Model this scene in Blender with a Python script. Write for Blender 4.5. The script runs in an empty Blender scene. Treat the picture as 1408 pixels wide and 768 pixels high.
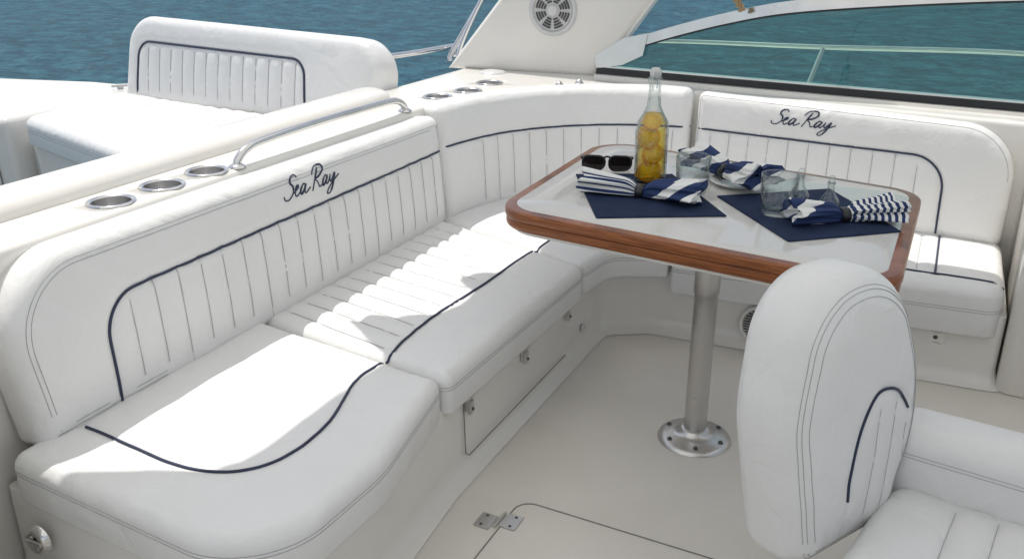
import bpy, math, random
import numpy as np
from mathutils import Vector, Matrix, noise
from mathutils.geometry import delaunay_2d_cdt
random.seed(3)
S=bpy.context.scene
COL=bpy.context.collection
# ------------------------------------------------------------------ materials
def newmat(name):
    m=bpy.data.materials.new(name); m.use_nodes=True
    nt=m.node_tree; b=nt.nodes['Principled BSDF']; return m,nt,b
def N(nt,t,**k):
    n=nt.nodes.new(t)
    for a,v in k.items():
        if a in n.inputs: n.inputs[a].default_value=v
        else: setattr(n,a,v)
    return n
def ramp(nt,stops):
    r=nt.nodes.new('ShaderNodeValToRGB'); e=r.color_ramp.elements
    e[0].position,e[0].color=stops[0][0],(*stops[0][1],1)
    e[1].position,e[1].color=stops[-1][0],(*stops[-1][1],1)
    for p,c in stops[1:-1]:
        x=e.new(p); x.color=(*c,1)
    return r
def surf(name,c1,c2,rough,nscale=3,bscale=200,bstr=0.1,bdist=0.001,metal=0,spec=.5,coat=0,rvar=0.08,crease=0):
    m,nt,b=newmat(name); L=nt.links.new
    tc=N(nt,'ShaderNodeTexCoord')
    n1=N(nt,'ShaderNodeTexNoise',Scale=nscale,Detail=6.0,Roughness=.6); L(tc.outputs['Object'],n1.inputs['Vector'])
    r=ramp(nt,[(.3,c1),(.7,c2)]); L(n1.outputs['Fac'],r.inputs['Fac']); L(r.outputs['Color'],b.inputs['Base Color'])
    mr=N(nt,'ShaderNodeMapRange'); mr.inputs['To Min'].default_value=max(.01,rough-rvar); mr.inputs['To Max'].default_value=rough+rvar
    n3=N(nt,'ShaderNodeTexNoise',Scale=nscale*4,Detail=4.0); L(tc.outputs['Object'],n3.inputs['Vector'])
    L(n3.outputs['Fac'],mr.inputs['Value']); L(mr.outputs['Result'],b.inputs['Roughness'])
    if bstr>0:
        n2=N(nt,'ShaderNodeTexNoise',Scale=bscale,Detail=3.0); L(tc.outputs['Object'],n2.inputs['Vector'])
        bp=N(nt,'ShaderNodeBump',Strength=bstr,Distance=bdist); L(n2.outputs['Fac'],bp.inputs['Height'])
        if crease>0:
            n4=N(nt,'ShaderNodeTexNoise',Scale=7.0,Detail=3.0,Distortion=1.2); L(tc.outputs['Object'],n4.inputs['Vector'])
            b2=N(nt,'ShaderNodeBump',Strength=1.0,Distance=crease); L(n4.outputs['Fac'],b2.inputs['Height']); L(b2.outputs['Normal'],bp.inputs['Normal'])
        L(bp.outputs['Normal'],b.inputs['Normal'])
    b.inputs['Metallic'].default_value=metal; b.inputs['Specular IOR Level'].default_value=spec
    b.inputs['Coat Weight'].default_value=coat; b.inputs['Coat Roughness'].default_value=.08
    return m
VINYL=surf('white_vinyl',(.78,.775,.76),(.82,.815,.80),.38,2.5,260,.25,.0015,spec=.5,crease=.008)
GEL=surf('white_gelcoat',(.765,.74,.69),(.81,.785,.74),.20,1.5,6,.05,.01,coat=.3)
FLOORM=surf('nonskid_floor',(.70,.66,.595),(.78,.74,.68),.5,2.0,420,.5,.002,spec=.35)
NAVY=surf('navy_piping',(.016,.026,.062),(.024,.036,.08),.45,20,200,.1)
STITCH=surf('grey_thread',(.36,.36,.36),(.44,.44,.44),.8,40,200,0)
SEAM=surf('grey_seam',(.40,.40,.40),(.47,.47,.47),.8,40,200,0)
CHROME=surf('stainless_steel',(.66,.65,.64),(.78,.77,.76),.14,6,90,.03,.001,metal=1)
ALU=surf('brushed_aluminium',(.62,.61,.60),(.70,.69,.68),.3,4,120,.05,.001,metal=1)
BLACK=surf('black_rubber',(.01,.011,.013),(.02,.02,.022),.35,8,100,.05)
DARK=surf('dark_plastic',(.05,.05,.052),(.08,.08,.08),.4,8,100,.05)
GREYP=surf('grey_plastic',(.55,.55,.54),(.62,.62,.61),.4,8,100,.05)
TOPM=surf('white_laminate',(.62,.61,.58),(.67,.655,.62),.07,3,8,.02,.003,coat=.0,rvar=.03,spec=.5)
MATM=surf('navy_placemat',(.012,.022,.056),(.018,.032,.078),.8,12,500,.6,.002,spec=.2)
PORC=surf('white_porcelain',(.8,.8,.79),(.84,.84,.83),.12,4,8,0)
LEMON=surf('lemon_rind',(.88,.50,.01),(.92,.60,.02),.4,14,60,.2)
FLESH=surf('lemon_flesh',(.92,.62,.05),(.94,.74,.16),.35,30,60,.2)
ROPE=surf('tan_rope',(.3,.2,.1),(.42,.3,.16),.8,40,200,.4)
GR=surf('panel_gap',(.20,.19,.17),(.27,.255,.235),.7,20,100,0)
LENS=surf('dark_lens',(.01,.008,.006),(.02,.015,.012),.06,5,5,0)
def canvas():
    m,nt,b=newmat('white_canvas'); L=nt.links.new
    tc=N(nt,'ShaderNodeTexCoord'); n=N(nt,'ShaderNodeTexNoise',Scale=4.0); L(tc.outputs['Object'],n.inputs['Vector'])
    r=ramp(nt,[(.3,(.84,.83,.80)),(.7,(.88,.87,.84))]); L(n.outputs['Fac'],r.inputs['Fac']); L(r.outputs['Color'],b.inputs['Base Color'])
    b.inputs['Roughness'].default_value=.9
    t=N(nt,'ShaderNodeBsdfTranslucent'); L(r.outputs['Color'],t.inputs['Color'])
    mx=N(nt,'ShaderNodeMixShader'); mx.inputs[0].default_value=.52
    L(b.outputs[0],mx.inputs[1]); L(t.outputs[0],mx.inputs[2]); L(mx.outputs[0],nt.nodes['Material Output'].inputs[0]); return m
CANV=canvas()
def wood():
    m,nt,b=newmat('varnished_teak'); L=nt.links.new
    tc=N(nt,'ShaderNodeTexCoord'); mp=N(nt,'ShaderNodeMapping'); mp.inputs['Scale'].default_value=(2.5,2.5,70)
    L(tc.outputs['Object'],mp.inputs['Vector'])
    n=N(nt,'ShaderNodeTexNoise',Scale=3.0,Detail=8.0,Roughness=.65); L(mp.outputs[0],n.inputs['Vector'])
    r=ramp(nt,[(.3,(.11,.028,.008)),(.5,(.25,.075,.018)),(.72,(.40,.135,.038))]); L(n.outputs['Fac'],r.inputs['Fac'])
    L(r.outputs['Color'],b.inputs['Base Color']); b.inputs['Roughness'].default_value=.34; b.inputs['Specular IOR Level'].default_value=.3
    b.inputs['Coat Weight'].default_value=.35; b.inputs['Coat Roughness'].default_value=.08
    bp=N(nt,'ShaderNodeBump',Strength=.15,Distance=.001); L(n.outputs['Fac'],bp.inputs['Height']); L(bp.outputs['Normal'],b.inputs['Normal']); return m
WOOD=wood()
def clearmat(name,col,edge,lo,hi,rough=.005,power=3.0):
    """thin transparent wall: reflection and absorption grow towards grazing (same from both sides)"""
    m,nt,b=newmat(name); L=nt.links.new
    f=N(nt,'ShaderNodeLayerWeight'); f.inputs[0].default_value=.5
    p=N(nt,'ShaderNodeMath',operation='POWER'); L(f.outputs['Facing'],p.inputs[0]); p.inputs[1].default_value=power
    r=ramp(nt,[(.0,col),(.9,edge)]); L(p.outputs[0],r.inputs['Fac'])
    t=N(nt,'ShaderNodeBsdfTransparent'); L(r.outputs['Color'],t.inputs[0])
    g=N(nt,'ShaderNodeBsdfGlossy'); g.inputs['Roughness'].default_value=rough; g.inputs[0].default_value=(.92,.94,.95,1)
    mr=N(nt,'ShaderNodeMapRange'); L(p.outputs[0],mr.inputs['Value']); mr.inputs['To Min'].default_value=lo; mr.inputs['To Max'].default_value=hi
    mx=N(nt,'ShaderNodeMixShader'); L(mr.outputs['Result'],mx.inputs[0]); L(t.outputs[0],mx.inputs[1]); L(g.outputs[0],mx.inputs[2]); L(mx.outputs[0],nt.nodes['Material Output'].inputs[0]); return m
TINT=clearmat('tinted_window',(.42,.66,.58),(.42,.66,.58),.05,.5)
GLASS=clearmat('clear_glass',(.96,.975,.97),(.38,.42,.42),.05,.6,power=2.4)
LIQ=clearmat('lemon_water',(.97,.83,.26),(.85,.60,.10),.01,.2)
def napkinmat(name,mode):
    m,nt,b=newmat(name); L=nt.links.new
    uv=N(nt,'ShaderNodeUVMap'); sp=N(nt,'ShaderNodeSeparateXYZ'); L(uv.outputs[0],sp.inputs[0])
    def stripes(sock,freq,th):
        a=N(nt,'ShaderNodeMath',operation='MULTIPLY'); a.inputs[1].default_value=freq; L(sock,a.inputs[0])
        f=N(nt,'ShaderNodeMath',operation='FRACT'); L(a.outputs[0],f.inputs[0])
        g=N(nt,'ShaderNodeMath',operation='GREATER_THAN'); g.inputs[1].default_value=th; L(f.outputs[0],g.inputs[0]); return g.outputs[0]
    s1=stripes(sp.outputs[1],11,.42)
    s3=stripes(sp.outputs[0],18,.5)
    tc=N(nt,'ShaderNodeTexCoord')
    w=N(nt,'ShaderNodeTexWave',Scale=3.6,Distortion=6.0,Detail=0.0); w.wave_type='RINGS'; L(tc.outputs['Object'],w.inputs['Vector'])
    w.inputs['Detail Scale'].default_value=1.2
    g2=N(nt,'ShaderNodeMath',operation='GREATER_THAN'); g2.inputs[1].default_value=.58; L(w.outputs['Fac'],g2.inputs[0])
    sel=N(nt,'ShaderNodeMath',operation='GREATER_THAN'); sel.inputs[1].default_value=.5; L(sp.outputs[0],sel.inputs[0])
    mx=N(nt,'ShaderNodeMix'); mx.data_type='FLOAT'; L(sel.outputs[0],mx.inputs[0])
    if mode==0: L(s1,mx.inputs[2]); L(g2.outputs[0],mx.inputs[3])
    elif mode==1: L(g2.outputs[0],mx.inputs[2]); L(s3,mx.inputs[3])
    else: L(g2.outputs[0],mx.inputs[2]); L(g2.outputs[0],mx.inputs[3])
    r=ramp(nt,[(.4,(.015,.035,.12)),(.6,(.78,.78,.76))]); L(mx.outputs[0],r.inputs['Fac']); L(r.outputs['Color'],b.inputs['Base Color'])
    b.inputs['Roughness'].default_value=.85
    n2=N(nt,'ShaderNodeTexNoise',Scale=300.0); L(tc.outputs['Object'],n2.inputs['Vector'])
    bp=N(nt,'ShaderNodeBump',Strength=.3,Distance=.001); L(n2.outputs['Fac'],bp.inputs['Height']); L(bp.outputs['Normal'],b.inputs['Normal']); return m
def watermat():
    m,nt,b=newmat('sea_water'); L=nt.links.new
    tc=N(nt,'ShaderNodeTexCoord')
    mp=N(nt,'ShaderNodeMapping'); mp.inputs['Scale'].default_value=(1.0,.8,1); mp.inputs['Rotation'].default_value=(0,0,-.45); L(tc.outputs['Object'],mp.inputs['Vector'])
    n1=N(nt,'ShaderNodeTexNoise',Scale=5.0,Detail=5.0,Roughness=.62,Distortion=.5); L(mp.outputs[0],n1.inputs['Vector'])
    n2=N(nt,'ShaderNodeTexNoise',Scale=1.7,Detail=3.0,Distortion=.4); L(mp.outputs[0],n2.inputs['Vector'])
    a=N(nt,'ShaderNodeMath',operation='MULTIPLY'); a.inputs[1].default_value=1.3; L(n2.outputs['Fac'],a.inputs[0])
    s=N(nt,'ShaderNodeMath',operation='ADD'); L(a.outputs[0],s.inputs[0]); L(n1.outputs['Fac'],s.inputs[1])
    bp=N(nt,'ShaderNodeBump',Strength=1.0,Distance=.19); L(s.outputs[0],bp.inputs['Height'])
    mr=N(nt,'ShaderNodeMapRange'); mr.inputs['From Min'].default_value=.8; mr.inputs['From Max'].default_value=1.5; L(s.outputs[0],mr.inputs['Value'])
    r=ramp(nt,[(.2,(.008,.060,.100)),(.5,(.013,.088,.135)),(.8,(.028,.135,.185))]); L(mr.outputs['Result'],r.inputs['Fac'])  # wave highlights put into the colour: crests lighter, troughs darker
    df=N(nt,'ShaderNodeBsdfDiffuse'); L(r.outputs['Color'],df.inputs[0]); L(bp.outputs['Normal'],df.inputs['Normal'])
    g=N(nt,'ShaderNodeBsdfGlossy'); g.inputs['Roughness'].default_value=.12; g.inputs[0].default_value=(.85,.93,1,1); L(bp.outputs['Normal'],g.inputs['Normal'])
    f=N(nt,'ShaderNodeLayerWeight'); f.inputs[0].default_value=.5; L(bp.outputs['Normal'],f.inputs['Normal'])
    p=N(nt,'ShaderNodeMath',operation='POWER'); p.inputs[1].default_value=5.0; L(f.outputs['Facing'],p.inputs[0])
    m2=N(nt,'ShaderNodeMapRange'); m2.inputs['To Min'].default_value=.03; m2.inputs['To Max'].default_value=.36; L(p.outputs[0],m2.inputs['Value'])
    mx=N(nt,'ShaderNodeMixShader'); L(m2.outputs['Result'],mx.inputs[0]); L(df.outputs[0],mx.inputs[1]); L(g.outputs[0],mx.inputs[2]); L(mx.outputs[0],nt.nodes['Material Output'].inputs[0]); return m
WATER=watermat()
# ------------------------------------------------------------------ helpers
def link(o,parent=None):
    COL.objects.link(o)
    if parent is not None: o.parent=parent
    return o
def grp(name,loc=(0,0,0)):
    e=bpy.data.objects.new(name,None); e.empty_display_size=.1; e.location=loc; COL.objects.link(e); return e
def mesh(name,vs,fs,mat,parent=None,smooth=True):
    me=bpy.data.meshes.new(name); me.from_pydata([tuple(v) for v in vs],[],fs); me.update()
    if smooth: me.polygons.foreach_set('use_smooth',[True]*len(me.polygons))
    me.materials.append(mat); o=bpy.data.objects.new(name,me); return link(o,parent)
def tubes(name,paths,r,mat,parent=None,cyc=False,res=3):
    cu=bpy.data.curves.new(name,'CURVE'); cu.dimensions='3D'; cu.bevel_depth=r; cu.bevel_resolution=res; cu.use_fill_caps=True
    for p in paths:
        sp=cu.splines.new('POLY'); sp.points.add(len(p)-1)
        for i,q in enumerate(p): sp.points[i].co=(q[0],q[1],q[2],1)
        sp.use_cyclic_u=cyc; sp.use_smooth=True
    cu.materials.append(mat); return link(bpy.data.objects.new(name,cu),parent)
def catmull(pts,n=8,closed=False):
    P=[Vector(p) for p in pts]; out=[]; m=len(P)
    rng=range(m if closed else m-1)
    for i in rng:
        if closed: p0,p1,p2,p3=P[i-1],P[i],P[(i+1)%m],P[(i+2)%m]
        else: p0,p1,p2,p3=P[max(i-1,0)],P[i],P[i+1],P[min(i+2,m-1)]
        for k in range(n):
            t=k/n
            out.append(.5*((2*p1)+(-p0+p2)*t+(2*p0-5*p1+4*p2-p3)*t*t+(-p0+3*p1-3*p2+p3)*t**3))
    if not closed: out.append(P[-1].copy())
    return out
def rpoly(corners,seg=8,maxlen=.06,closed=True):
    out=[]; n=len(corners)
    for i in range(n):
        x,y=corners[i][:2]; r=corners[i][2] if len(corners[i])>2 else 0
        p=Vector((x,y))
        if (not closed) and i in (0,n-1) or r<=0: out.append(p); continue
        a=(Vector(corners[i-1][:2])-p); b=(Vector(corners[(i+1)%n][:2])-p)
        la,lb=a.length,b.length; a.normalize(); b.normalize()
        ang=a.angle(b); 
        if abs(ang-math.pi)<.02: out.append(p); continue
        d=min(r/math.tan(ang/2),la*.49,lb*.49); rr=d*math.tan(ang/2)
        p1=p+a*d; p2=p+b*d; c=p+(a+b).normalized()*(rr/math.sin(ang/2))
        s1=math.atan2(*(p1-c).yx); s2=math.atan2(*(p2-c).yx); dd=s2-s1
        while dd>math.pi: dd-=2*math.pi
        while dd<-math.pi: dd+=2*math.pi
        k=max(3,int(seg*abs(dd)/1.2)+2)
        for j in range(k+1):
            t=s1+dd*j/k; out.append(c+Vector((math.cos(t),math.sin(t)))*rr)
    res=[]; m=len(out)
    for i in range(m if closed else m-1):
        p,q=out[i],out[(i+1)%m]; L=(q-p).length
        if L<1e-5: continue
        k=max(1,int(L/maxlen+.5))
        for j in range(k): res.append(p+(q-p)*(j/k))
    if not closed: res.append(out[-1])
    return res
def inset(pts,d):
    n=len(pts); o=[]
    for i in range(n):
        a=(pts[i]-pts[i-1]).normalized(); b=(pts[(i+1)%n]-pts[i]).normalized()
        na=Vector((-a.y,a.x)); nb=Vector((-b.y,b.x)); m=(na+nb); 
        if m.length<1e-6: m=na
        m.normalize(); c=max(.35,m.dot(na)); o.append(pts[i]+m*(d/c))
    return o
def segdist(Q,P,closed=True):
    P=np.array([(p[0],p[1]) for p in P]); A=P if closed else P[:-1]; B=np.roll(P,-1,0) if closed else P[1:]
    best=np.full(len(Q),1e9)
    for a,b in zip(A,B):
        ab=b-a; L=ab@ab
        if L<1e-12: continue
        t=np.clip(((Q-a)@ab)/L,0,1); d=np.hypot(*(Q-(a+t[:,None]*ab)).T); best=np.minimum(best,d)
    return best
def inside(Q,P):
    P=np.array([(p[0],p[1]) for p in P]); c=np.zeros(len(Q),bool); x,y=Q[:,0],Q[:,1]; j=len(P)-1
    for i in range(len(P)):
        xi,yi=P[i]; xj,yj=P[j]
        with np.errstate(divide='ignore',invalid='ignore'):
            k=((yi>y)!=(yj>y))&(x<(xj-xi)*(y-yi)/(yj-yi+1e-15)+xi)
        c^=k; j=i
    return c
def flat(origin,U,V):
    O=Vector(origin); U=Vector(U).normalized(); V=Vector(V).normalized(); W=U.cross(V).normalized()
    return lambda a,b,h: O+U*a+V*b+W*h
WORLD=lambda a,b,h: Vector((a,b,h))
class Cushion:
    def __init__(s,name,outline,frame,h0,h1,r,mat,parent,crown=0.0,dips=(),seams=(),pleat=.011,rb=.01,res=.03,wr=.0,cove=0,pw=.018):
        s.o=outline; s.f=frame; s.h1=h1; s.r=r; s.crown=crown; s.dips=dips; s.seams=seams; s.pleat=pleat; s.wr=wr; s.h0=h0; s.pw=pw
        O=np.array([(p.x,p.y) for p in outline])
        pts=[]
        for ang in (15,30,45,60,75,90):
            d=r*(1-math.cos(math.radians(ang)))
            if d<.0008: continue
            pr=np.array([(p.x,p.y) for p in inset(outline,d)])
            dd=segdist(pr,outline); k=inside(pr,outline)&(np.abs(dd-d)<d*.12+.0003); pts.append(pr[k])
        mn=O.min(0); mx=O.max(0)
        us=list(np.arange(mn[0]+res*.5,mx[0],res)); vs=list(np.arange(mn[1]+res*.5,mx[1],res))
        G=np.array([(u,v) for u in us for v in vs])
        sm=[]
        for (a,b) in seams:
            a=np.array(a);b=np.array(b); L=np.hypot(*(b-a)); t=(b-a)/L; nn=np.array((-t[1],t[0])); k=max(2,int(L/(res*.8)))
            for off in (-.035,-.022,-.014,-.007,-.003,0,.003,.007,.014,.022,.035):
                for j in range(k+1): sm.append(a+(b-a)*j/k+nn*off)
        for (pl,dep,w) in dips:
            for j,p in enumerate(pl):
                q=pl[min(j+1,len(pl)-1)]; p0=pl[max(j-1,0)]; t=np.array((q[0]-p0[0],q[1]-p0[1])); t=t/(np.hypot(*t)+1e-9); nn=np.array((-t[1],t[0]))
                for off in (-w*1.5,-w*.7,0,w*.7,w*1.5): sm.append(np.array((p[0],p[1]))+nn*off)
        if sm:
            sm=np.array(sm); key=np.round(sm/.0025).astype(int); _,ix=np.unique(key,axis=0,return_index=True); sm=sm[ix]
            dmin=np.full(len(G),9.)
            for q in sm[::2]: dmin=np.minimum(dmin,np.hypot(G[:,0]-q[0],G[:,1]-q[1]))
            G=G[dmin>res*.35]; G=np.vstack([G,sm])
        k=inside(G,outline); G=G[k]; d=segdist(G,outline); G=G[d>r*1.0+.006]
        allp=np.vstack([O]+[p for p in pts if len(p)]+[G]); nO=len(O)
        vv,ee,ff,_,_,_=delaunay_2d_cdt([Vector(p) for p in allp],[(i,(i+1)%nO) for i in range(nO)],[],1,1e-6)
        Q=np.array([(v.x,v.y) for v in vv]); h=s.H(Q)
        verts=[frame(Q[i,0],Q[i,1],h[i]) for i in range(len(Q))]; faces=[]
        for f in ff:
            a=sum((Q[f[i]][0]*Q[f[(i+1)%3]][1]-Q[f[(i+1)%3]][0]*Q[f[i]][1]) for i in range(3)) if len(f)==3 else 1
            faces.append(tuple(f) if a>0 else tuple(reversed(f)))
        idx=[]
        for p in O: idx.append(int(np.argmin(np.hypot(Q[:,0]-p[0],Q[:,1]-p[1]))))
        prof=[]
        if cove>0:
            for t in (90,65,45,25,8): prof.append((-cove*(1-math.sin(math.radians(t))),h0+cove*(1-math.cos(math.radians(t)))))
        else:
            prof.append((0,h0+rb)); prof.append((rb*.3,h0+rb*.3)); prof.append((rb,h0))
        prev=idx
        for (d,z) in prof:
            ring=inset(outline,d) if d else outline
            base=len(verts); verts+= [frame(p.x,p.y,z) for p in ring]; cur=list(range(base,base+nO))
            for i in range(nO):
                j=(i+1)%nO; faces.append((prev[i],cur[i],cur[j],prev[j]))
            prev=cur
        if cove<=0:
            vv2,_,ff2,_,_,_=delaunay_2d_cdt([Vector((p.x,p.y)) for p in ring],[(i,(i+1)%nO) for i in range(nO)],[],1,1e-6)
            base=len(verts); verts+=[frame(v.x,v.y,h0) for v in vv2]
            for f in ff2: faces.append(tuple(base+i for i in reversed(f)))
        s.ob=mesh(name,verts,faces,mat,parent)
    def H(s,Q):
        Q=np.atleast_2d(np.array(Q,float)); d=segdist(Q,s.o); r=s.r
        dd=np.clip(d,0,r); h=(s.h1-r)+np.sqrt(np.maximum(0,r*r-(r-dd)**2))
        e=np.maximum(0,d-r*.3); h+=s.crown*(1-np.exp(-e/.07))
        fade=np.clip(d/max(r,.01),0,1)
        if s.seams:
            dm=np.full(len(Q),9.)
            for (a,b) in s.seams: dm=np.minimum(dm,segdist(Q,[a,b],False))
            h-=fade*s.pleat*np.exp(-dm/s.pw)
        for (pl,dep,w) in s.dips:
            ds=segdist(Q,pl,False); h-=fade*dep*np.exp(-(ds/w)**2)
        if s.wr>0:
            h+=fade*np.array([s.wr*noise.noise(Vector((q[0]*5,q[1]*5,s.h0*7)))+s.wr*.4*noise.noise(Vector((q[0]*17,q[1]*14,3))) for q in Q])
        return h
    def path(s,pl,off=0.0):
        h=s.H([(p[0],p[1]) for p in pl]); return [s.f(p[0],p[1],hh+off) for p,hh in zip(pl,h)]
    def seamlines(s,name,segs,parent,r=.0011,off=.0022):
        tubes(name,[s.path([(a[0]+(b[0]-a[0])*k/24,a[1]+(b[1]-a[1])*k/24) for k in range(25)],off) for a,b in segs],r,SEAM,parent,res=1)
    def stitch(s,name,insets,parent,mat=None,r=.0011,cond=None):
        ps=[]
        for d in insets:
            pr=inset(s.o,d); dd=segdist(np.array([(p.x,p.y) for p in pr]),s.o)
            run=[]
            for p,q in list(zip(pr,dd))+[(None,0)]:
                if p is not None and abs(q-d)<d*.1+.001 and (cond is None or cond(p.x,p.y)): run.append(p)
                else:
                    if len(run)>2: ps.append(s.path(run,.0003))
                    run=[]
        return tubes(name,ps,r,mat or STITCH,parent,res=1)
    def sidestitch(s,name,hs,parent,mat=None,r=.0011):
        ps=[[s.f(p.x,p.y,h) for p in inset(s.o,-.0004)] for h in hs]
        return tubes(name,ps,r,mat or STITCH,parent,cyc=True,res=1)
def box(name,c,size,mat,parent=None,rot=(0,0,0),bev=.003):
    import bmesh
    bm=bmesh.new(); bmesh.ops.create_cube(bm,size=1); bmesh.ops.scale(bm,vec=size,verts=bm.verts)
    if bev>0: bmesh.ops.bevel(bm,geom=bm.edges[:],offset=bev,segments=2,affect='EDGES')
    me=bpy.data.meshes.new(name); bm.to_mesh(me); bm.free(); me.materials.append(mat)
    o=bpy.data.objects.new(name,me); o.location=c; o.rotation_euler=rot; return link(o,parent)
def lathe(name,prof,c,mat,parent=None,seg=40,frame=None,closed=False):
    fr=frame or (lambda a,b,h:Vector((a,b,h)))
    vs=[];fs=[];n=len(prof)
    for r,z in prof:
        for k in range(seg):
            t=2*math.pi*k/seg; vs.append(fr(r*math.cos(t),r*math.sin(t),z)+Vector(c))
    m=n if closed else n-1
    for i in range(m):
        for k in range(seg):
            a=i*seg+k; b=i*seg+(k+1)%seg; c2=((i+1)%n)*seg+(k+1)%seg; d=((i+1)%n)*seg+k; fs.append((a,b,c2,d))
    return mesh(name,vs,fs,mat,parent)
# ------------------------------------------------------------------ camera / light / world
f=1240; 
cam=bpy.data.cameras.new('camera'); cam.sensor_width=36; cam.lens=36*f/1408; cam.clip_end=5000; cam.clip_start=.05
co=bpy.data.objects.new('camera',cam); COL.objects.link(co); S.camera=co
co.location=(0,0,1.83); co.rotation_euler=(math.radians(90-21.72),0,math.radians(25.65-90))
AZ,EL=62,66
sd=Vector((math.cos(math.radians(AZ))*math.cos(math.radians(EL)),math.sin(math.radians(AZ))*math.cos(math.radians(EL)),math.sin(math.radians(EL))))
sl=bpy.data.lights.new('sun','SUN'); sl.energy=3.3; sl.angle=math.radians(.5); sl.color=(1,.965,.91)
so=bpy.data.objects.new('sun',sl); so.rotation_euler=sd.to_track_quat('Z','Y').to_euler(); COL.objects.link(so); so.location=(5,8,12)
w=bpy.data.worlds.new('World'); S.world=w; w.use_nodes=True; nt=w.node_tree
sk=nt.nodes.new('ShaderNodeTexSky'); sk.sky_type='NISHITA'; sk.sun_disc=False; sk.sun_elevation=math.radians(EL); sk.sun_rotation=math.radians(90-AZ)
hs=nt.nodes.new('ShaderNodeHueSaturation'); hs.inputs['Saturation'].default_value=.45
nt.links.new(sk.outputs[0],hs.inputs['Color']); nt.links.new(hs.outputs[0],nt.nodes['Background'].inputs[0]); nt.nodes['Background'].inputs[1].default_value=.145
S.view_settings.view_transform='Standard'; S.view_settings.look='None'; S.view_settings.exposure=0
# ------------------------------------------------------------------ water
mesh('sea_water',[(-2500,-2500,-1.3),(2500,-2500,-1.3),(2500,2500,-1.3),(-2500,2500,-1.3)],[(0,1,2,3)],WATER)
# ------------------------------------------------------------------ boat structure
boat=grp('motor_yacht')
hull=rpoly([(-4,-2.0,.2),(4.5,-2.0,2),(8.0,.4,.6),(5.2,2.72,1.5),(-4,2.72,.2)])
Cushion('hull',hull,WORLD,-1.5,-.03,.05,GEL,boat,res=.6)
Cushion('foredeck',rpoly([(5.0,-1.9,.2),(5.6,-1.6,.8),(6.9,.4,.6),(6.2,2.2,.7),(5.0,2.6,.1)]),WORLD,-.1,.62,.1,GEL,boat,crown=.03,res=.2)
Cushion('cockpit_floor',rpoly([(-3.5,-1.7),(4.4,-1.7),(4.4,2.25),(-3.5,2.25)]),WORLD,-.06,0,.002,FLOORM,boat,res=.3)
co1=rpoly([(-3.5,2.275,.02),(3.75,2.285,.2),(4.30,2.22,.5),(4.79,1.75,.5),(4.77,1.1,.3),(4.60,-.40,.02),(5.05,-.40,.02),(5.2,1.0,.5),(5.25,2.7,.25),(4.2,2.72),(-3.5,2.72,.05)])
coam=Cushion('coaming',co1,WORLD,0.0,.985,.022,GEL,boat,res=.1)
Cushion('coaming_roll',rpoly([(-3.5,2.50,.03),(3.85,2.50,.12),(3.95,2.735,.1),(-3.5,2.735,.03)]),WORLD,.9,1.035,.045,GEL,boat,res=.1,crown=.008)
Cushion('side_console',rpoly([(3.86,-.375,.06),(3.80,-1.6,.05),(5.1,-1.7,.05),(5.1,-.405,.03)]),WORLD,0.0,.93,.05,GEL,boat,res=.1)
Cushion('starboard_coaming',rpoly([(-3.5,-1.95,.03),(5.1,-1.95,.1),(5.1,-1.62,.1),(-3.5,-1.62,.03)]),WORLD,-.05,.95,.05,GEL,boat,res=.2)
base=rpoly([(1.35,2.27,.02),(1.32,1.31,.42),(1.75,1.30,.5),(2.24,1.345,.3),(3.60,1.34,.0),(3.72,1.33,.1),(3.85,1.12,.16),(3.92,-.37,.03),(4.62,-.37),(4.7,1.2),(4.7,1.7,.3),(4.2,2.25,.4)],maxlen=.05)
Cushion('seat_base',base,WORLD,0.002,.315,.006,GEL,boat,res=.1,cove=.07)
Cushion('entry_step',rpoly([(.2,2.0,.05),(1.16,2.0,.08),(1.16,2.27,.02),(.2,2.27,.02)]),WORLD,0,.86,.04,GEL,boat,res=.1)
# ------------------------------------------------------------------ settee
st=grp('upholstered_settee')
Fb=flat((1.385,2.135,.42),(1,0,0),(0,.075,1))
ob=rpoly([(.03,0,.04),(2.345,0,.02),(2.345,.545,.045),(-.02,.56,.27),],seg=12)
pip=rpoly([(.30,.03),(.30,.365,.13),(2.345,.375)],closed=False,maxlen=.03)
us=[.30+.102*k for k in range(1,20)]
def topv(u): return .375-.012 if u>.45 else .33
sm=[((u,.03),(u,topv(u))) for u in us]
B=Cushion('long_backrest',ob,Fb,-.125,0,.05,VINYL,st,crown=.012,dips=[(pip,.009,.014)],seams=sm,wr=.003,res=.028)
PR=.0048
tubes('long_backrest_piping',[B.path(pip,.0035)],PR,NAVY,st)
B.seamlines('long_backrest_seams',sm,st)
B.stitch('long_backrest_stitching',[.040,.054],st,cond=lambda a,b:a<.5 or b>.4)
LOGO=[[(.58,.86),(.42,1.0),(.2,.92),(.17,.7),(.36,.52),(.42,.25),(.22,.0),(-.05,.02),(-.15,.2)],
[(.42,.2),(.66,.33),(.70,.48),(.58,.42),(.55,.15),(.68,.02),(.92,.2)],
[(1.18,.40),(1.02,.46),(.88,.22),(.96,.03),(1.12,.2),(1.2,.42),(1.16,.12),(1.26,.02),(1.5,.2)],
[(1.92,.95),(1.80,.5),(1.68,-.02)],[(1.55,.72),(1.72,1.02),(2.15,1.03),(2.28,.78),(2.05,.54),(1.82,.48),(2.02,.28),(2.16,.05),(2.35,.1)],
[(2.66,.40),(2.5,.45),(2.36,.2),(2.44,.03),(2.6,.2),(2.68,.42),(2.64,.1),(2.74,.05),(2.88,.35)],
[(2.88,.42),(2.88,.15),(3.0,.1),(3.18,.42),(3.12,-.05),(2.96,-.42),(2.74,-.38),(2.95,-.08),(3.5,.28)]]
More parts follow.
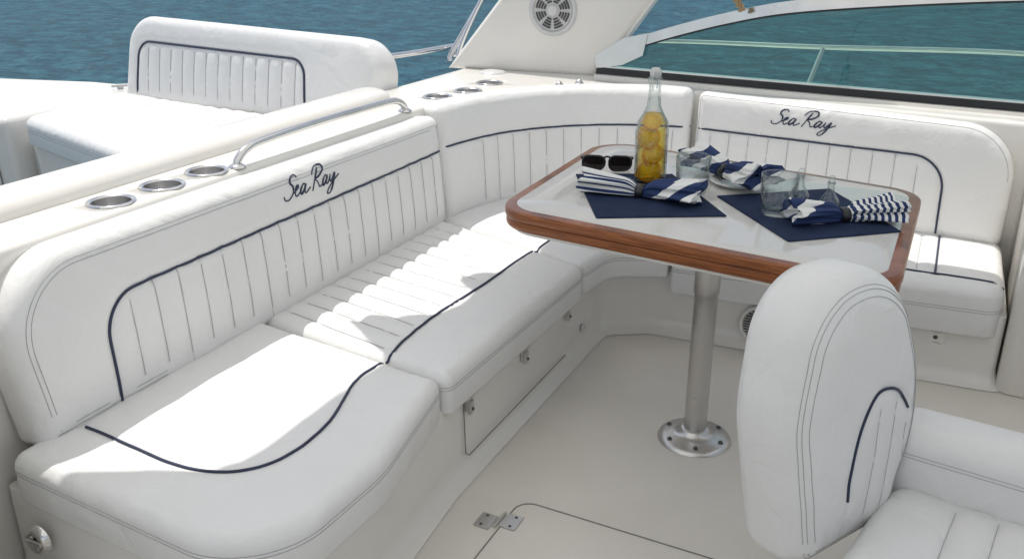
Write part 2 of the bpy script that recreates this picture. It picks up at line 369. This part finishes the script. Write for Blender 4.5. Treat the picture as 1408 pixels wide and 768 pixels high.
def logo(C,a0,b0,sc,parent):
    for k,rad in ((0,.0028),(1,.0042)):
        ps=[]
        for st_ in LOGO:
            c=catmull([(a0+(x+.34*y)*sc,b0+y*sc*.88,0) for x,y in st_],6)
            if k: c=c[len(c)//5:len(c)*3//5]
            ps.append(C.path(c,.0008))
        tubes('embroidered_script',ps,rad,NAVY,parent,res=2)
logo(B,1.165,.437,.094,st)
P0,P1,P2,P3=[Vector(p) for p in ((3.745,2.14),(4.25,2.12),(4.62,1.72),(4.635,1.20))]
def bz(t): return P0*(1-t)**3+P1*3*t*(1-t)**2+P2*3*t*t*(1-t)+P3*t**3
TT=[i/200 for i in range(201)]; PP=[bz(t) for t in TT]; AL=[0]
for i in range(200): AL.append(AL[-1]+(PP[i+1]-PP[i]).length)
LEN=AL[-1]
def Fc(a,b,h):
    t=np.interp(a,AL,TT); p=bz(t); e=(bz(min(t+.01,1))-bz(max(t-.01,0))).normalized()
    p=p+e*(min(0,a)+max(0,a-LEN)); n=Vector((e.y,-e.x,0)); q=Vector((p.x,p.y,.42))
    return q-n*(b*.09)+Vector((0,0,b))+n*h
oc=rpoly([(.012,0,.02),(LEN-.006,0,.02),(LEN-.006,.585,.045),(.012,.575,.045)],maxlen=.04)
pipc=[(x,.375+.015*x/LEN) for x in np.linspace(.012,LEN-.006,40)]
smc=[((u,.03),(u,.365)) for u in np.arange(.30,LEN-.03,.095)]
C=Cushion('corner_backrest',oc,Fc,-.12,0,.045,VINYL,st,crown=.012,dips=[(pipc,.009,.014)],seams=smc,wr=.003,res=.03)
tubes('corner_backrest_piping',[C.path(pipc,.0035)],PR,NAVY,st)
C.seamlines('corner_backrest_seams',smc,st)
Fr=flat((4.640,1.185,.42),(-.15,-1.54,0),(.13,.01,1))
orr=rpoly([(.006,0,.02),(1.52,0,.05),(1.53,.55,.24),(.006,.585,.045)],seg=12)
pipr=rpoly([(.006,.39),(1.24,.385,.15),(1.245,.03)],closed=False,maxlen=.03)
smr=[((u,.03),(u,.375 if u<1.08 else .33)) for u in np.arange(.10,1.2,.102)]
R=Cushion('forward_backrest',orr,Fr,-.12,0,.05,VINYL,st,crown=.012,dips=[(pipr,.009,.014)],seams=smr,wr=.003,res=.028)
tubes('forward_backrest_piping',[R.path(pipr,.0035)],PR,NAVY,st)
R.seamlines('forward_backrest_seams',smr,st)
R.stitch('forward_backrest_stitching',[.022],st,cond=lambda a,b:b>.3)
logo(R,.42,.458,.086,st)
pA=catmull([(1.53,2.12,0),(1.50,1.86,0),(1.49,1.68,0),(1.54,1.55,0),(1.67,1.48,0),(1.86,1.49,0),(2.08,1.56,0),(2.268,1.575,0)],8)
e1=rpoly([(1.33,2.2,.04),(1.26,1.26,.46),(1.76,1.24,.5),(2.245,1.335,.035),(2.365,2.2,.02)],seg=12,maxlen=.05)
E=Cushion('end_seat_cushion',e1,WORLD,.300,.448,.038,VINYL,st,crown=.014,dips=[(pA,.008,.016)],wr=.006,res=.03)
tubes('end_seat_piping',[E.path(pA,.0035)],PR,NAVY,st); E.sidestitch('end_seat_stitching',[.402,.391],st)
pB=catmull([(2.285,1.57,0),(2.45,1.59,0),(2.67,1.595,0),(2.97,1.575,0),(3.47,1.565,0)],8)
e2=rpoly([(2.256,1.315,.035),(3.40,1.285,.07),(3.725,2.2,.02),(2.378,2.2,.02)],seg=10,maxlen=.05)
smb=[((x-.005,1.632),(x+.10,2.12)) for x in np.arange(2.37,3.50,.1)]
M=Cushion('middle_seat_cushion',e2,WORLD,.300,.448,.038,VINYL,st,crown=.014,dips=[(pB,.008,.014)],seams=smb,pleat=.018,pw=.022,wr=.003,res=.03)
tubes('middle_seat_piping',[M.path(pB,.005)],PR,NAVY,st); M.sidestitch('middle_seat_stitching',[.402,.391],st)
M.seamlines('middle_seat_seams',smb,st,r=.0014)
pC=catmull([(3.50,1.565,0),(3.75,1.54,0),(4.0,1.40,0),(4.10,1.05,0)],8)
e3=rpoly([(3.42,1.30,.03),(3.68,1.27,.12),(3.79,1.03,.02),(4.75,1.03,.02),(4.75,1.75,.3),(4.25,2.2,.3),(3.737,2.2,.02)],seg=10,maxlen=.05)
K=Cushion('corner_seat_cushion',e3,WORLD,.300,.440,.03,VINYL,st,crown=.012,dips=[(pC,.006,.014)],wr=.004,res=.03)
tubes('corner_seat_piping',[K.path(pC,.0035)],PR,NAVY,st); K.sidestitch('corner_seat_stitching',[.395,.384],st)
pD=[(3.985,y) for y in np.linspace(1.01,-.34,30)]
e4=rpoly([(3.79,1.015,.02),(3.88,-.345,.07),(4.55,-.345,.03),(4.72,1.015,.02)],seg=10,maxlen=.05)
smd=[((4.02,y),(4.5,y)) for y in np.arange(.9,-.02,-.1)]
pD2=[(3.985+.02*k,-.075) for k in range(28)]
D=Cushion('forward_seat_cushion',e4,WORLD,.225,.435,.045,VINYL,st,crown=.012,dips=[(pD,.007,.014),(pD2,.006,.014)],seams=smd,wr=.003,res=.03)
D.seamlines('forward_seat_seams',smd,st)
tubes('forward_seat_piping',[D.path(pD,.003),D.path(pD2,.003)],PR,NAVY,st); D.sidestitch('forward_seat_stitching',[.345,.334],st)
# hatches in the seat base
tubes('locker_gap',[[(3.42,1.336,.275),(2.40,1.339,.275)],[(2.40,1.339,.275),(2.40,1.334,.075),(2.42,1.330,.06),(3.30,1.326,.06)]],.0022,GR,boat,res=1)
tubes('forward_locker_gap',[[(3.865,.9,.20),(3.915,-.2,.20)],[(3.865,.9,.20),(3.862,.9,.09)]],.0022,GR,boat,res=1)
def latch(x,z):
    g=grp('locker_latch'); box('plate',(x,1.336,z),(.045,.010,.055),ALU,g); box('tab',(x,1.326,z-.014),(.024,.014,.055),ALU,g); box('knuckle',(x,1.328,z+.024),(.055,.014,.014),ALU,g)
    lathe('rivet',[(.006,0),(.005,.005),(0,.006)],(0,0,0),DARK,g,12,frame=flat((x,1.319,z-.02),(1,0,0),(0,0,1)))
latch(2.43,.265); latch(2.89,.25); latch(3.33,.255)
g=grp('drain_button'); Fq=flat((3.52,1.332,.10),(1,0,0),(0,0,1)); lathe('button',[(.02,0),(.016,.003),(.012,.008),(0,.008)],(0,0,0),GREYP,g,20,frame=Fq)
g=grp('seat_catch'); Fq=flat((3.915,-.12,.185),(0,-1,0),(0,0,1)); Cushion('plate',rpoly([(-.04,-.03,.01),(.04,-.03,.01),(.04,.03,.01),(-.04,.03,.01)]),Fq,-.002,.01,.004,GEL,g,rb=.001); lathe('screw',[(.01,.009),(.008,.013),(0,.014)],(0,0,0),DARK,g,16,frame=Fq)
hp=rpoly([(.6,1.09),(2.33,1.085,.06),(2.28,-.6)],closed=False)
tubes('floor_hatch_gap',[[(p.x,p.y,.0005) for p in hp]],.0028,GR,boat,res=1)
g=grp('deck_hinge'); box('leaf_1',(2.175,1.14,.003),(.075,.055,.005),ALU,g,bev=.001); box('leaf_2',(2.205,1.06,.003),(.075,.055,.005),ALU,g,bev=.001); tubes('pin',[[(2.155,1.10,.006),(2.235,1.098,.006)]],.006,ALU,g)
for (x,y) in ((2.15,1.145),(2.2,1.145),(2.18,1.055),(2.23,1.055)): lathe('screw',[(.006,.005),(.005,.007),(0,.0075)],(x,y,0),DARK,g,12)
g=grp('speaker_vent')
Fv=flat((3.862,.60,.115),(0,-1,0),(0,0,1))
lathe('rim',[(.096,.0),(.092,.016),(.082,.016),(.078,.006),(0,.006)],(0,0,0),GEL,g,frame=Fv)
tubes('slats',[[Fv(-math.sqrt(max(.0,.075**2-y*y)),y,.010),Fv(math.sqrt(max(.0,.075**2-y*y)),y,.010)] for y in np.arange(-.065,.07,.013)],.0035,DARK,g)
g=grp('drain_fitting'); Fd=flat((1.320,2.12,.20),(0,-1,0),(0,0,1)); lathe('ring',[(.045,.0),(.038,.02),(.024,.022),(.02,.014),(0,.012)],(0,0,0),CHROME,g,frame=Fd)
tubes('tab',[[Fd(-.03,.0,.02),Fd(.03,0.0,.02)]],.007,CHROME,g)
# ------------------------------------------------------------------ cup holders, rail
def cup(x,y,r=.078,z=.986):
    g=grp('cup_holder')
    lathe('flange',[(r,.0),(r*.97,.005),(r*.88,.007),(r*.80,.0)],(x,y,z),CHROME,g,48)
    lathe('cup',[(r*.80,.0),(r*.79,-.02),(r*.74,-.07),(r*.70,-.075),(0,-.078)],(x,y,z+.0),ALU,g,48)
CUPS=[(1.96,2.375),(2.175,2.372),(2.385,2.37),(4.03,2.36),(4.25,2.30),(4.52,2.31)]
for x,y in CUPS: cup(x,y)
def cutter(pts):
    import bmesh
    bm=bmesh.new()
    for x,y in pts:
        bmesh.ops.create_cone(bm,cap_ends=True,segments=40,radius1=.066,radius2=.066,depth=.3,matrix=Matrix.Translation((x,y,1.0)))
    me=bpy.data.meshes.new('cut'); bm.to_mesh(me); bm.free(); o=bpy.data.objects.new('cut',me); COL.objects.link(o); return o
cut=cutter(CUPS); md=coam.ob.modifiers.new('b','BOOLEAN'); md.object=cut; md.operation='DIFFERENCE'; md.solver='EXACT'
dg=bpy.context.evaluated_depsgraph_get(); me2=bpy.data.meshes.new_from_object(coam.ob.evaluated_get(dg)); coam.ob.modifiers.clear(); coam.ob.data=me2; bpy.data.objects.remove(cut)
g=grp('deck_fill_cap'); lathe('cap',[(.08,0),(.075,.004),(.06,.012),(0,.012)],(4.86,2.46,.986),GREYP,g)
for p in ((4.62,1.93),(4.74,1.86)):
    g=grp('deck_button'); lathe('button',[(.026,0),(.02,.006),(.012,.02),(0,.02)],(*p,.986),CHROME,g,24)
g=grp('grab_rail')
gp=catmull([(2.48,2.315,.985),(2.49,2.315,1.01),(2.54,2.315,1.04),(2.64,2.315,1.053),(3.0,2.313,1.058),(3.48,2.31,1.053),(3.58,2.31,1.04),(3.63,2.31,1.01),(3.64,2.31,.985)],8)
tubes('tube',[gp],.0155,CHROME,g,res=5)
for x in (2.48,3.64): lathe('foot',[(.034,0),(.032,.004),(.02,.012),(0,.012)],(x,2.313,.986),CHROME,g)
# ------------------------------------------------------------------ table
tb=grp('cockpit_table')
tc=[(2.50,.03,.13),(3.54,.02,.15),(3.84,1.38,.16),(2.67,1.36,.17)]
t0=rpoly(tc,seg=12)
Cushion('rim_upper',t0,WORLD,.868,.902,.011,WOOD,tb,res=.2,rb=.004)
Cushion('rim_lower',inset(t0,.004),WORLD,.832,.8665,.004,WOOD,tb,res=.2,rb=.010)
Cushion('underside',inset(t0,.03),WORLD,.815,.835,.004,GEL,tb,res=.2,rb=.004)
Cushion('top_panel',inset(t0,.042),WORLD,.880,.9035,.001,TOPM,tb,res=.2,rb=.001)
px,py=2.975,.66
lathe('post',[(.042,.01),(.042,.60),(.046,.602),(.046,.815)],(px,py,0),ALU,tb,48)
lathe('post_base',[(.138,.0),(.132,.010),(.115,.018),(.085,.024),(.062,.03),(.055,.045),(.05,.05),(0,.05)],(px,py,.001),ALU,tb,64)
lathe('socket',[(.05,-.06),(.06,-.03),(.12,-.012),(.12,0),(0,0)],(px,py,.816),ALU,tb,48)
for k in range(6):
    t=k*math.pi/3+.3; lathe('bolt',[(.010,-.004),(.009,.002),(.006,.006),(0,.006)],(px+.108*math.cos(t),py+.108*math.sin(t),.021),DARK,tb,16)
ZT=.9045
def placemat(c):
    g=grp('placemat'); Cushion('cloth',rpoly([(*p,.006) for p in c]),WORLD,ZT,ZT+.004,.0015,MATM,g,res=.05,rb=.001,wr=.0006)
placemat([(2.71,.99),(2.92,.60),(3.365,.92),(3.20,1.26)]); placemat([(2.745,.37),(3.00,.06),(3.415,.335),(3.14,.69)])
ZM=ZT+.005
def tumbler(x,y,z,r=.060,h=.135):
    g=grp('drinking_glass')
    lathe('glass',[(0,0),(r*.80,0),(r*.86,.006),(r,h*.5),(r*1.04,h),(r*1.0,h+.002),(r*.96,h),(r*.92,h*.5),(r*.8,.022),(0,.018)],(x,y,z),GLASS,g,48)
    tubes('lip',[[(x+r*1.0*math.cos(t),y+r*1.0*math.sin(t),z+h+.001) for t in np.linspace(0,2*math.pi,48,endpoint=False)]],.0022,GLASS,g,cyc=True,res=2)
tumbler(3.13,.78,ZM); tumbler(3.01,.455,ZM)
def shaker(x,y,z,s=1):
    g=grp('glass_cruet')
    pr=[(0,0),(.034,0),(.038,.01),(.036,.035),(.016,.065),(.012,.09),(.017,.105),(.013,.108),(.009,.092),(.012,.07),(.030,.035),(.030,.014),(0,.012)]
    lathe('glass',[(a*s,b*s) for a,b in pr],(x,y,z),GLASS,g,32)
    lathe('stopper',[(.008*s,.098*s),(.012*s,.112*s),(.013*s,.122*s),(.007*s,.13*s),(0,.131*s)],(x,y,z),GLASS,g,20)
shaker(3.17,.41,ZM,.95); shaker(3.14,.305,ZM,.9)
# bottle
g=grp('lemon_water_bottle'); bx,by=3.215,.965
bp_=[(0,0),(.050,0),(.058,.008),(.060,.03),(.060,.20),(.056,.235),(.038,.265),(.026,.29),(.0225,.33),(.022,.375),(.026,.38),(.026,.392),(.022,.395),(.017,.392),(.0175,.33),(.020,.295),(.034,.268),(.050,.236),(.0550,.20),(.0550,.03),(.052,.014),(0,.012)]
lathe('bottle',bp_,(bx,by,ZT),GLASS,g,48)
lathe('water',[(0,.0125),(.050,.0145),(.0545,.03),(.0545,.20),(.0495,.236),(.034,.263),(0,.263)],(bx,by,ZT),LIQ,g,48)
lathe('stopper',[(0,.385),(.012,.385),(.0165,.392),(.020,.40),(.022,.415),(.014,.428),(0,.43)],(bx,by,ZT),GREYP,g,24)
tubes('wire_clip',[catmull([(bx+.024,by,ZT+.35),(bx+.03,by,ZT+.385),(bx+.022,by,ZT+.42),(bx-.022,by,ZT+.42),(bx-.03,by,ZT+.385),(bx-.024,by,ZT+.35)],6)],.0018,CHROME,g)
for k,(dx,dy,z,ax,sz) in enumerate([(-.020,-.002,.050,(-.92,-.25,.3),.046),(-.012,-.010,.118,(-.75,-.55,.55),.040),(-.018,.008,.178,(-.95,-.15,.25),.044),(-.006,.002,.232,(-.6,-.3,.75),.034),(.012,.012,.085,(-.2,-.8,.6),.038),(.005,.015,.03,(-.1,.1,1),.045)]):
    n=Vector(ax).normalized(); U=n.orthogonal().normalized(); Fl=flat((bx+dx,by+dy,ZT+z),U,n.cross(U))
    lathe('lemon_slice',[(sz*.84,.002),(sz*.84,.003),(0,.003)],(0,0,0),FLESH,g,24,frame=Fl)
    lathe('lemon_rind',[(0,-.003),(sz,-.003),(sz,.003),(sz*.83,.0035)],(0,0,0),LEMON,g,24,frame=Fl)
    tubes('segments',[[Fl(.004*math.cos(t),.004*math.sin(t),.0035),Fl(sz*.84*math.cos(t),sz*.84*math.sin(t),.0035)] for t in [i*math.pi/4 for i in range(8)]],.0014,PORC,g,res=1)
g=grp('side_plate'); lathe('plate',[(0,0),(.07,0),(.1,.017),(.098,.02),(.085,.016),(.05,.006),(0,.006)],(3.33,.66,ZT),PORC,g,56)
def napkin(p0,p1,z,mode,r=.03,rs=1):
    g=grp('folded_napkin'); rnd=random.Random(rs)
    p0=Vector((*p0,0)); p1=Vector((*p1,0)); L=(p1-p0).length; U=(p1-p0)/L; V=Vector((-U.y,U.x,0))
    nS,nT=60,64; vs=[];fs=[]
    ph=rnd.random()*6
    for i in range(nS+1):
        s=i/nS
        cin=math.exp(-((s-.5)/.07)**2)
        rad=r*(1+.35*abs(s-.5)*2)*(1-.42*cin)
        wide=1.0+.75*max(0,(s-.55))*2+.5*max(0,(.45-s))*1.2
        for k in range(nT):
            t=2*math.pi*k/nT
            fold=1+ (.10+.16*abs(s-.5)*2)*math.sin(5*t+ph+s*3)+.08*math.sin(9*t+ph*2-s*5)+.06*math.sin(17*t+s*2)
            yy=rad*wide*fold*math.cos(t); zz=rad*fold*math.sin(t)*.78
            xx=s*L+ .012*math.sin(3*t+ph)*(1 if s in (0,1) else abs(2*s-1)**3)
            zz=max(zz+rad*.80,.001)
            vs.append(p0+U*xx+V*yy+Vector((0,0,z+zz)))
    for i in range(nS):
        for k in range(nT):
            fs.append((i*nT+k,i*nT+(k+1)%nT,(i+1)*nT+(k+1)%nT,(i+1)*nT+k))
    for e,sgn in ((0,1),(nS,-1)):
        base=len(vs); ring=[Vector(vs[e*nT+k]) for k in range(nT)]; c=sum(ring,Vector())/nT
        for fac,dep in ((.8,.004),(.5,.02),(.1,.03)):
            for q in ring: vs.append(c+(q-c)*fac+U*dep*sgn)
        prev=e*nT
        for m in range(3):
            cur=base+m*nT
            for k in range(nT):
                q=(prev+k,prev+(k+1)%nT,cur+(k+1)%nT,cur+k); fs.append(q if sgn<0 else tuple(reversed(q)))
            prev=cur
    o=mesh('cloth',vs,fs,napkinmat('napkin_cloth_%d'%rs,mode),g)
    uv=o.data.uv_layers.new(name='UVMap')
    for pl in o.data.polygons:
        ks=[o.data.loops[l].vertex_index for l in pl.loop_indices]
        wrap=any(k%nT==nT-1 for k in ks)
        for l,k in zip(pl.loop_indices,ks):
            a=k//nT if k<(nS+1)*nT else (0 if ((k-(nS+1)*nT)<3*nT) else nS); b=k%nT
            uv.data[l].uv=(a/nS,(b+(nT if wrap and b==0 else 0))/nT)
    c=p0+U*L*.5
    Fn=lambda a,b,h: c+U*h+V*a*1.15+Vector((0,0,z+r*.55+b*.9))
    rr=r*.72
    lathe('napkin_ring',[(rr,-.014),(rr*1.08,-.014),(rr*1.12,0),(rr*1.08,.014),(rr,.014)],(0,0,0),BLACK,g,32,frame=Fn)
napkin((3.0,1.15),(3.02,.72),ZM,0,.035,1)
napkin((2.93,.40),(3.13,.09),ZM,1,.035,2)
napkin((3.46,.86),(3.22,.55),ZT+.02,2,.042,3)
g=grp('sunglasses'); c0=Vector((3.29,1.165,ZT)); Ux=Vector((.35,-.94,0)).normalized(); Vx=Vector((-Ux.y,Ux.x,0)); Vx=-Vx if Vx.x<0 else Vx
def G3(a,b,h): return c0+Ux*a*1.3+Vx*b+Vector((0,0,h*1.25))
for sx in (-1,1):
    out=rpoly([(-.032,-.026,.020),(.032,-.024,.024),(.034,.022,.018),(-.034,.024,.018)],maxlen=.01)
    ff_=[(sx*.040+p.x*1.0,p.y) for p in out]
    pts=[G3(a,-.006-.008*b/.03+abs(a)*.06,.030+b) for a,b in ff_]
    tubes('lens_rim',[pts],.0045,BLACK,g,cyc=True,res=3)
    cen=sum(pts,Vector())/len(pts)-Vx*.004
    mesh('lens',pts+[cen],[(i,(i+1)%len(pts),len(pts)) for i in range(len(pts))],LENS,g)
    tubes('temple',[catmull([G3(sx*.076,0,.045),G3(sx*.078,.04,.042),G3(sx*.072,.095,.03),G3(sx*.066,.125,.008)],6)],.0045,BLACK,g)
tubes('bridge',[catmull([G3(-.012,-.008,.046),G3(0,-.01,.052),G3(.012,-.008,.046)],5)],.004,BLACK,g)
# ------------------------------------------------------------------ helm chair
hc=grp('helm_chair')
Fh=flat((1.90,.172,.30),(.87,-.5,0),(.035,.06,1))
oh=rpoly([(.06,0,.06),(.44,0,.08),(.575,.36,.5),(.405,.765,.27),(.05,.765,.2),(-.01,.42,.4)],seg=14,maxlen=.03)
ph=catmull([(.225,.16,0),(.225,.25,0),(.25,.36,0),(.295,.43,0),(.35,.44,0),(.41,.41,0),(.46,.35,0)],8)
smh=[((.30,.08),(.32,.39)),((.37,.08),(.39,.39)),((.44,.08),(.45,.31))]
Hh=Cushion('backrest',oh,Fh,-.20,0,.075,VINYL,hc,crown=.022,dips=[(ph,.012,.014)],seams=smh,pleat=.008,wr=.006,res=.022,rb=.06)
tubes('backrest_piping',[Hh.path(ph,.003)],.0040,NAVY,hc); Hh.seamlines('backrest_seams',smh,hc,r=.0006,off=.0010)
Hh.stitch('backrest_stitching',[.034,.043,.060],hc,r=.0008)
Fs=flat((1.93,.02,0),(.95,-.15,0),(.15,.95,0))
ssm=[((-.2,-y),(.38,-y)) for y in (.16,.26,.36,.46,.56)]
sc_=Cushion('seat',rpoly([(-.25,-.75,.1),(.42,-.75,.06),(.44,.02,.08),(-.12,.05,.1)],maxlen=.04),Fs,.26,.40,.05,VINYL,hc,crown=.02,seams=ssm,pleat=.014,wr=.003,res=.028,rb=.03)
sc_.seamlines('seat_seams',ssm,hc,r=.0008)
ar=Cushion('side_bolster',rpoly([(.40,-.85,.06),(.60,-.85,.06),(.60,.06,.08),(.40,.06,.08)],maxlen=.04),Fs,.20,.57,.06,VINYL,hc,crown=.012,wr=.006,res=.03,rb=.03)
ar.sidestitch('bolster_stitching',[.505,.495],hc,r=.0009)
Cushion('base',rpoly([(-.15,-.6,.1),(.42,-.6,.1),(.42,-.05,.1),(-.1,-.05,.1)]),Fs,.0,.25,.03,GEL,hc,res=.1)
# ------------------------------------------------------------------ radar arch + speaker
ra=grp('radar_arch')
Fa=flat((4.93,2.80,.975),(.09,-.93,0),(.06,-.69,.93))
W=.92
arch=Cushion('arch_leg',rpoly([(-.02,0,.01),(W+.02,0,.01),(W-.03,1.9,.01),(.10,1.9,.01)]),Fa,-.22,0,.045,GEL,ra,res=.08,rb=.04)
sp=grp('arch_speaker')
n_=Fa(0,0,1)-Fa(0,0,0); 
Fsp0=Fa(.395,.46,.004); Ua=(Fa(1,0,0)-Fa(0,0,0)).normalized(); Va=n_.cross(Ua).normalized()
Fsp=flat(Fsp0,Ua,Va)
SPG=surf('speaker_grey',(.60,.60,.60),(.68,.68,.68),.4,8,100,.05)
lathe('rim',[(.145,-.002),(.135,.010),(.122,.012),(.118,.0),(0,0)],(0,0,0),SPG,sp,56,frame=Fsp)
lathe('cone',[(.115,.003),(0,.004)],(0,0,0),GREYP,sp,56,frame=Fsp)
tubes('grille_slots',[[Fsp(r*math.cos(t),r*math.sin(t),.006) for t in np.linspace(a0+.12,a0+math.pi/4-.12,8)] for r in (.050,.066,.082,.098) for a0 in [i*math.pi/4 for i in range(8)]],.0055,DARK,sp,res=1)
lathe('hub',[(.034,.004),(.030,.014),(.018,.018),(0,.018)],(0,0,0),SPG,sp,24,frame=Fsp)
# ------------------------------------------------------------------ windshield
ws=grp('windshield')
def wx(y): return 4.83+.2*(y+.33)/2.2
top=catmull([(1.86,1.06,0),(1.645,1.18,0),(1.125,1.343,0),(.65,1.434,0),(-.3,1.52,0),(-1.2,1.55,0)],10)
def wpt(y,z,o=0): return Vector((wx(y)+.12*(z-1.0)+o,y,z))
def strip(name,A,Bp,o0,o1,mat):
    vs=[];fs=[]
    n=len(A)
    for (y,z),(y2,z2) in zip(A,Bp):
        vs+= [wpt(y,z,o0),wpt(y2,z2,o0),wpt(y2,z2,o1),wpt(y,z,o1)]
    for i in range(n-1):
        for k in range(4):
            a=i*4+k;b=i*4+(k+1)%4; fs.append((a,b,b+4,a+4))
    fs+=[(3,2,1,0),((n-1)*4,(n-1)*4+1,(n-1)*4+2,(n-1)*4+3)]
    return mesh(name,vs,fs,mat,ws,smooth=False)
tp=[(p.x,p.y) for p in top]
strip('top_frame',[(y,z-.028) for y,z in tp],[(y,z+.028) for y,z in tp],-.025,.02,CHROME)
strip('inner_gasket',[(y,z-.038) for y,z in tp],[(y,z-.029) for y,z in tp],-.015,.012,BLACK)
ys=np.linspace(1.86,-1.2,30)
strip('sill',[(y,.975) for y in ys],[(y,1.000) for y in ys],-.06,.05,GEL)
strip('base_gasket',[(y,1.0005) for y in ys],[(y,1.036) for y in ys],-.03,.03,BLACK)
strip('base_trim',[(y,1.0365) for y in ys],[(y,1.044) for y in ys],-.018,.018,CHROME)
vs=[];fs=[]
for y,z in tp: vs+=[wpt(y,1.04),wpt(y,max(1.04,z-.02))]
for i in range(len(tp)-1): fs.append((2*i,2*i+2,2*i+3,2*i+1))
mesh('glass_pane',vs,fs,TINT,ws)
strip('corner_plate',[(1.86,1.03),(1.70,1.06),(1.58,1.12)],[(1.875,1.10),(1.70,1.21),(1.56,1.24)],-.03,.022,CHROME)
g=grp('bow_rail')
tubes('top_tube',[catmull([(5.3,3.0,1.00),(6.0,2.6,1.01),(6.45,1.9,1.02),(6.5,.8,1.035),(6.42,-.4,1.07),(5.9,-1.3,1.06)],8)],.018,CHROME,g)
tubes('stanchions',[[(6.5,.80,1.03),(6.15,.88,.62)],[(6.35,-.7,1.06),(6.0,-.6,.6)],[(6.25,2.25,1.01),(5.95,2.1,.6)]],.016,CHROME,g)
g=grp('side_rail')
tubes('tubes',[catmull([(4.35,3.0,1.0),(4.40,3.0,1.065),(4.55,3.0,1.08),(4.9,2.99,1.068),(5.3,2.97,1.06)],8),
  catmull([(5.10,2.83,.98),(5.16,2.83,1.10),(5.34,2.76,1.38),(5.6,2.62,1.75)],8),
  catmull([(5.18,2.93,.98),(5.2,2.93,1.03),(5.32,2.87,1.2),(5.50,2.78,1.45),(5.7,2.65,1.75)],8)],.018,CHROME,g)
Cushion('side_deck',rpoly([(-3,2.70),(5.5,2.70),(5.4,3.1,.2),(-3,3.1)]),WORLD,-.3,.80,.03,GEL,boat,res=.3)
g=grp('canvas_tie_rope'); 
hp_=[]
for k in range(60):
    t=k/59; b=Vector((4.86+.03*t,1.12-.09*t,1.53-.145*t)); hp_.append(b+Vector((0,.007*math.cos(t*40),.007*math.sin(t*40))))
tubes('rope',[hp_,[Vector(p)+Vector((0,-.014,.006)) for p in hp_]],.007,ROPE,g)
# ------------------------------------------------------------------ aft bench
ab=grp('sun_lounge_bench')
se=rpoly([(3.32,4.62,.10),(2.93,3.35,.05),(2.85,2.95,.05),(3.95,2.95,.05),(4.16,4.72,.08)],maxlen=.06)
smx=[((3.50-.028*k,4.42-.11*k),(4.08,4.50-.11*k)) for k in range(1,13)]
ss=Cushion('seat',se,WORLD,.66,.81,.045,VINYL,ab,crown=.012,seams=smx,pleat=.02,pw=.025,wr=.003,res=.05)
ss.seamlines('seat_seams',smx,ab,r=.0026)
ss.sidestitch('seat_stitching',[.75,.735],ab)
Fk=flat((4.13,4.74,.76),(-.07,-1.0,0),(.22,0,1))
ok=rpoly([(0,0,.05),(2.02,0,.05),(2.02,.50,.2),(.03,.54,.2)],seg=12)
pk=rpoly([(.14,.06),(.15,.38,.10),(1.50,.355,.10),(1.52,.06)],closed=False,maxlen=.03)
smk=[((u,.06),(u,.34)) for u in np.arange(.24,1.48,.1)]
kk=Cushion('backrest',ok,Fk,-.2,0,.06,VINYL,ab,crown=.015,dips=[(pk,.01,.014)],seams=smk,pleat=.008,res=.045,rb=.05)
tubes('backrest_piping',[kk.path(pk,.004)],.0065,NAVY,ab); kk.seamlines('backrest_seams',smk,ab,r=.0014)
Cushion('bench_base',rpoly([(3.38,4.66),(2.98,3.35),(2.9,2.8),(4.4,2.8),(4.4,4.66)]),WORLD,-1.2,.655,.02,GEL,ab,res=.2)
Cushion('swim_deck',rpoly([(3.28,4.70,.05),(4.45,4.66,.1),(4.42,5.3,.3),(4.1,6.6,.3),(3.0,6.8,.1),(3.0,5.4,.3)]),WORLD,-1.2,.80,.05,GEL,ab,res=.1)
tubes('locker_outline',[[(p.x,p.y,p.z) for p in catmull([(3.17,4.98,.60),(3.19,4.93,.62),(3.235,4.80,.60),(3.24,4.79,.2)],6)]],.004,GR,ab)
g=grp('mooring_cleat'); tubes('cleat',[[(4.22,4.93,.822),(4.3,4.86,.822)]],.010,GREYP,g); box('foot',(4.26,4.895,.81),(.03,.03,.02),GREYP,g)
# ------------------------------------------------------------------ unseen canopy overhead (above the camera), edge shaped to cast the seat shadows
cn=grp('bimini_canopy')
vs=[];fs=[]; nx,ny=90,16
def edge(x):
    xs=x-.42
    return 2.36+.30*math.exp(-((xs-2.50)/.13)**2)+.16*math.exp(-((xs-3.05)/.08)**2)+.5/(1+math.exp((xs-1.42)/.05))  # lobes made up to throw shade bands onto the seat cushions
for i in range(nx+1):
    for j in range(ny+1):
        x=-2.2+6.75*i/nx; y=-2.0+(edge(x)+2.0)*j/ny
        vs.append((x,y,2.62-.12*((y-.2)/2.2)**2+.015*math.sin(x*4.5)))
for i in range(nx):
    for j in range(ny):
        a=i*(ny+1)+j; fs.append((a,a+ny+1,a+ny+2,a+1))
mesh('canvas',vs,fs,CANV,cn)
for x in (-2.1,1.2,4.5):
    tubes('bow',[catmull([(x,2.6,1.0),(x,2.5,1.9),(x,2.33,2.45),(x,1.2,2.57),(x,-.8,2.57),(x,-1.9,2.45),(x,-1.8,.9)],8)] if x<1 else [catmull([(x,2.33,2.45),(x,1.2,2.57),(x,-.8,2.57),(x,-1.9,2.45)],8)],.014,CHROME,cn)
print('objs',len(bpy.data.objects))
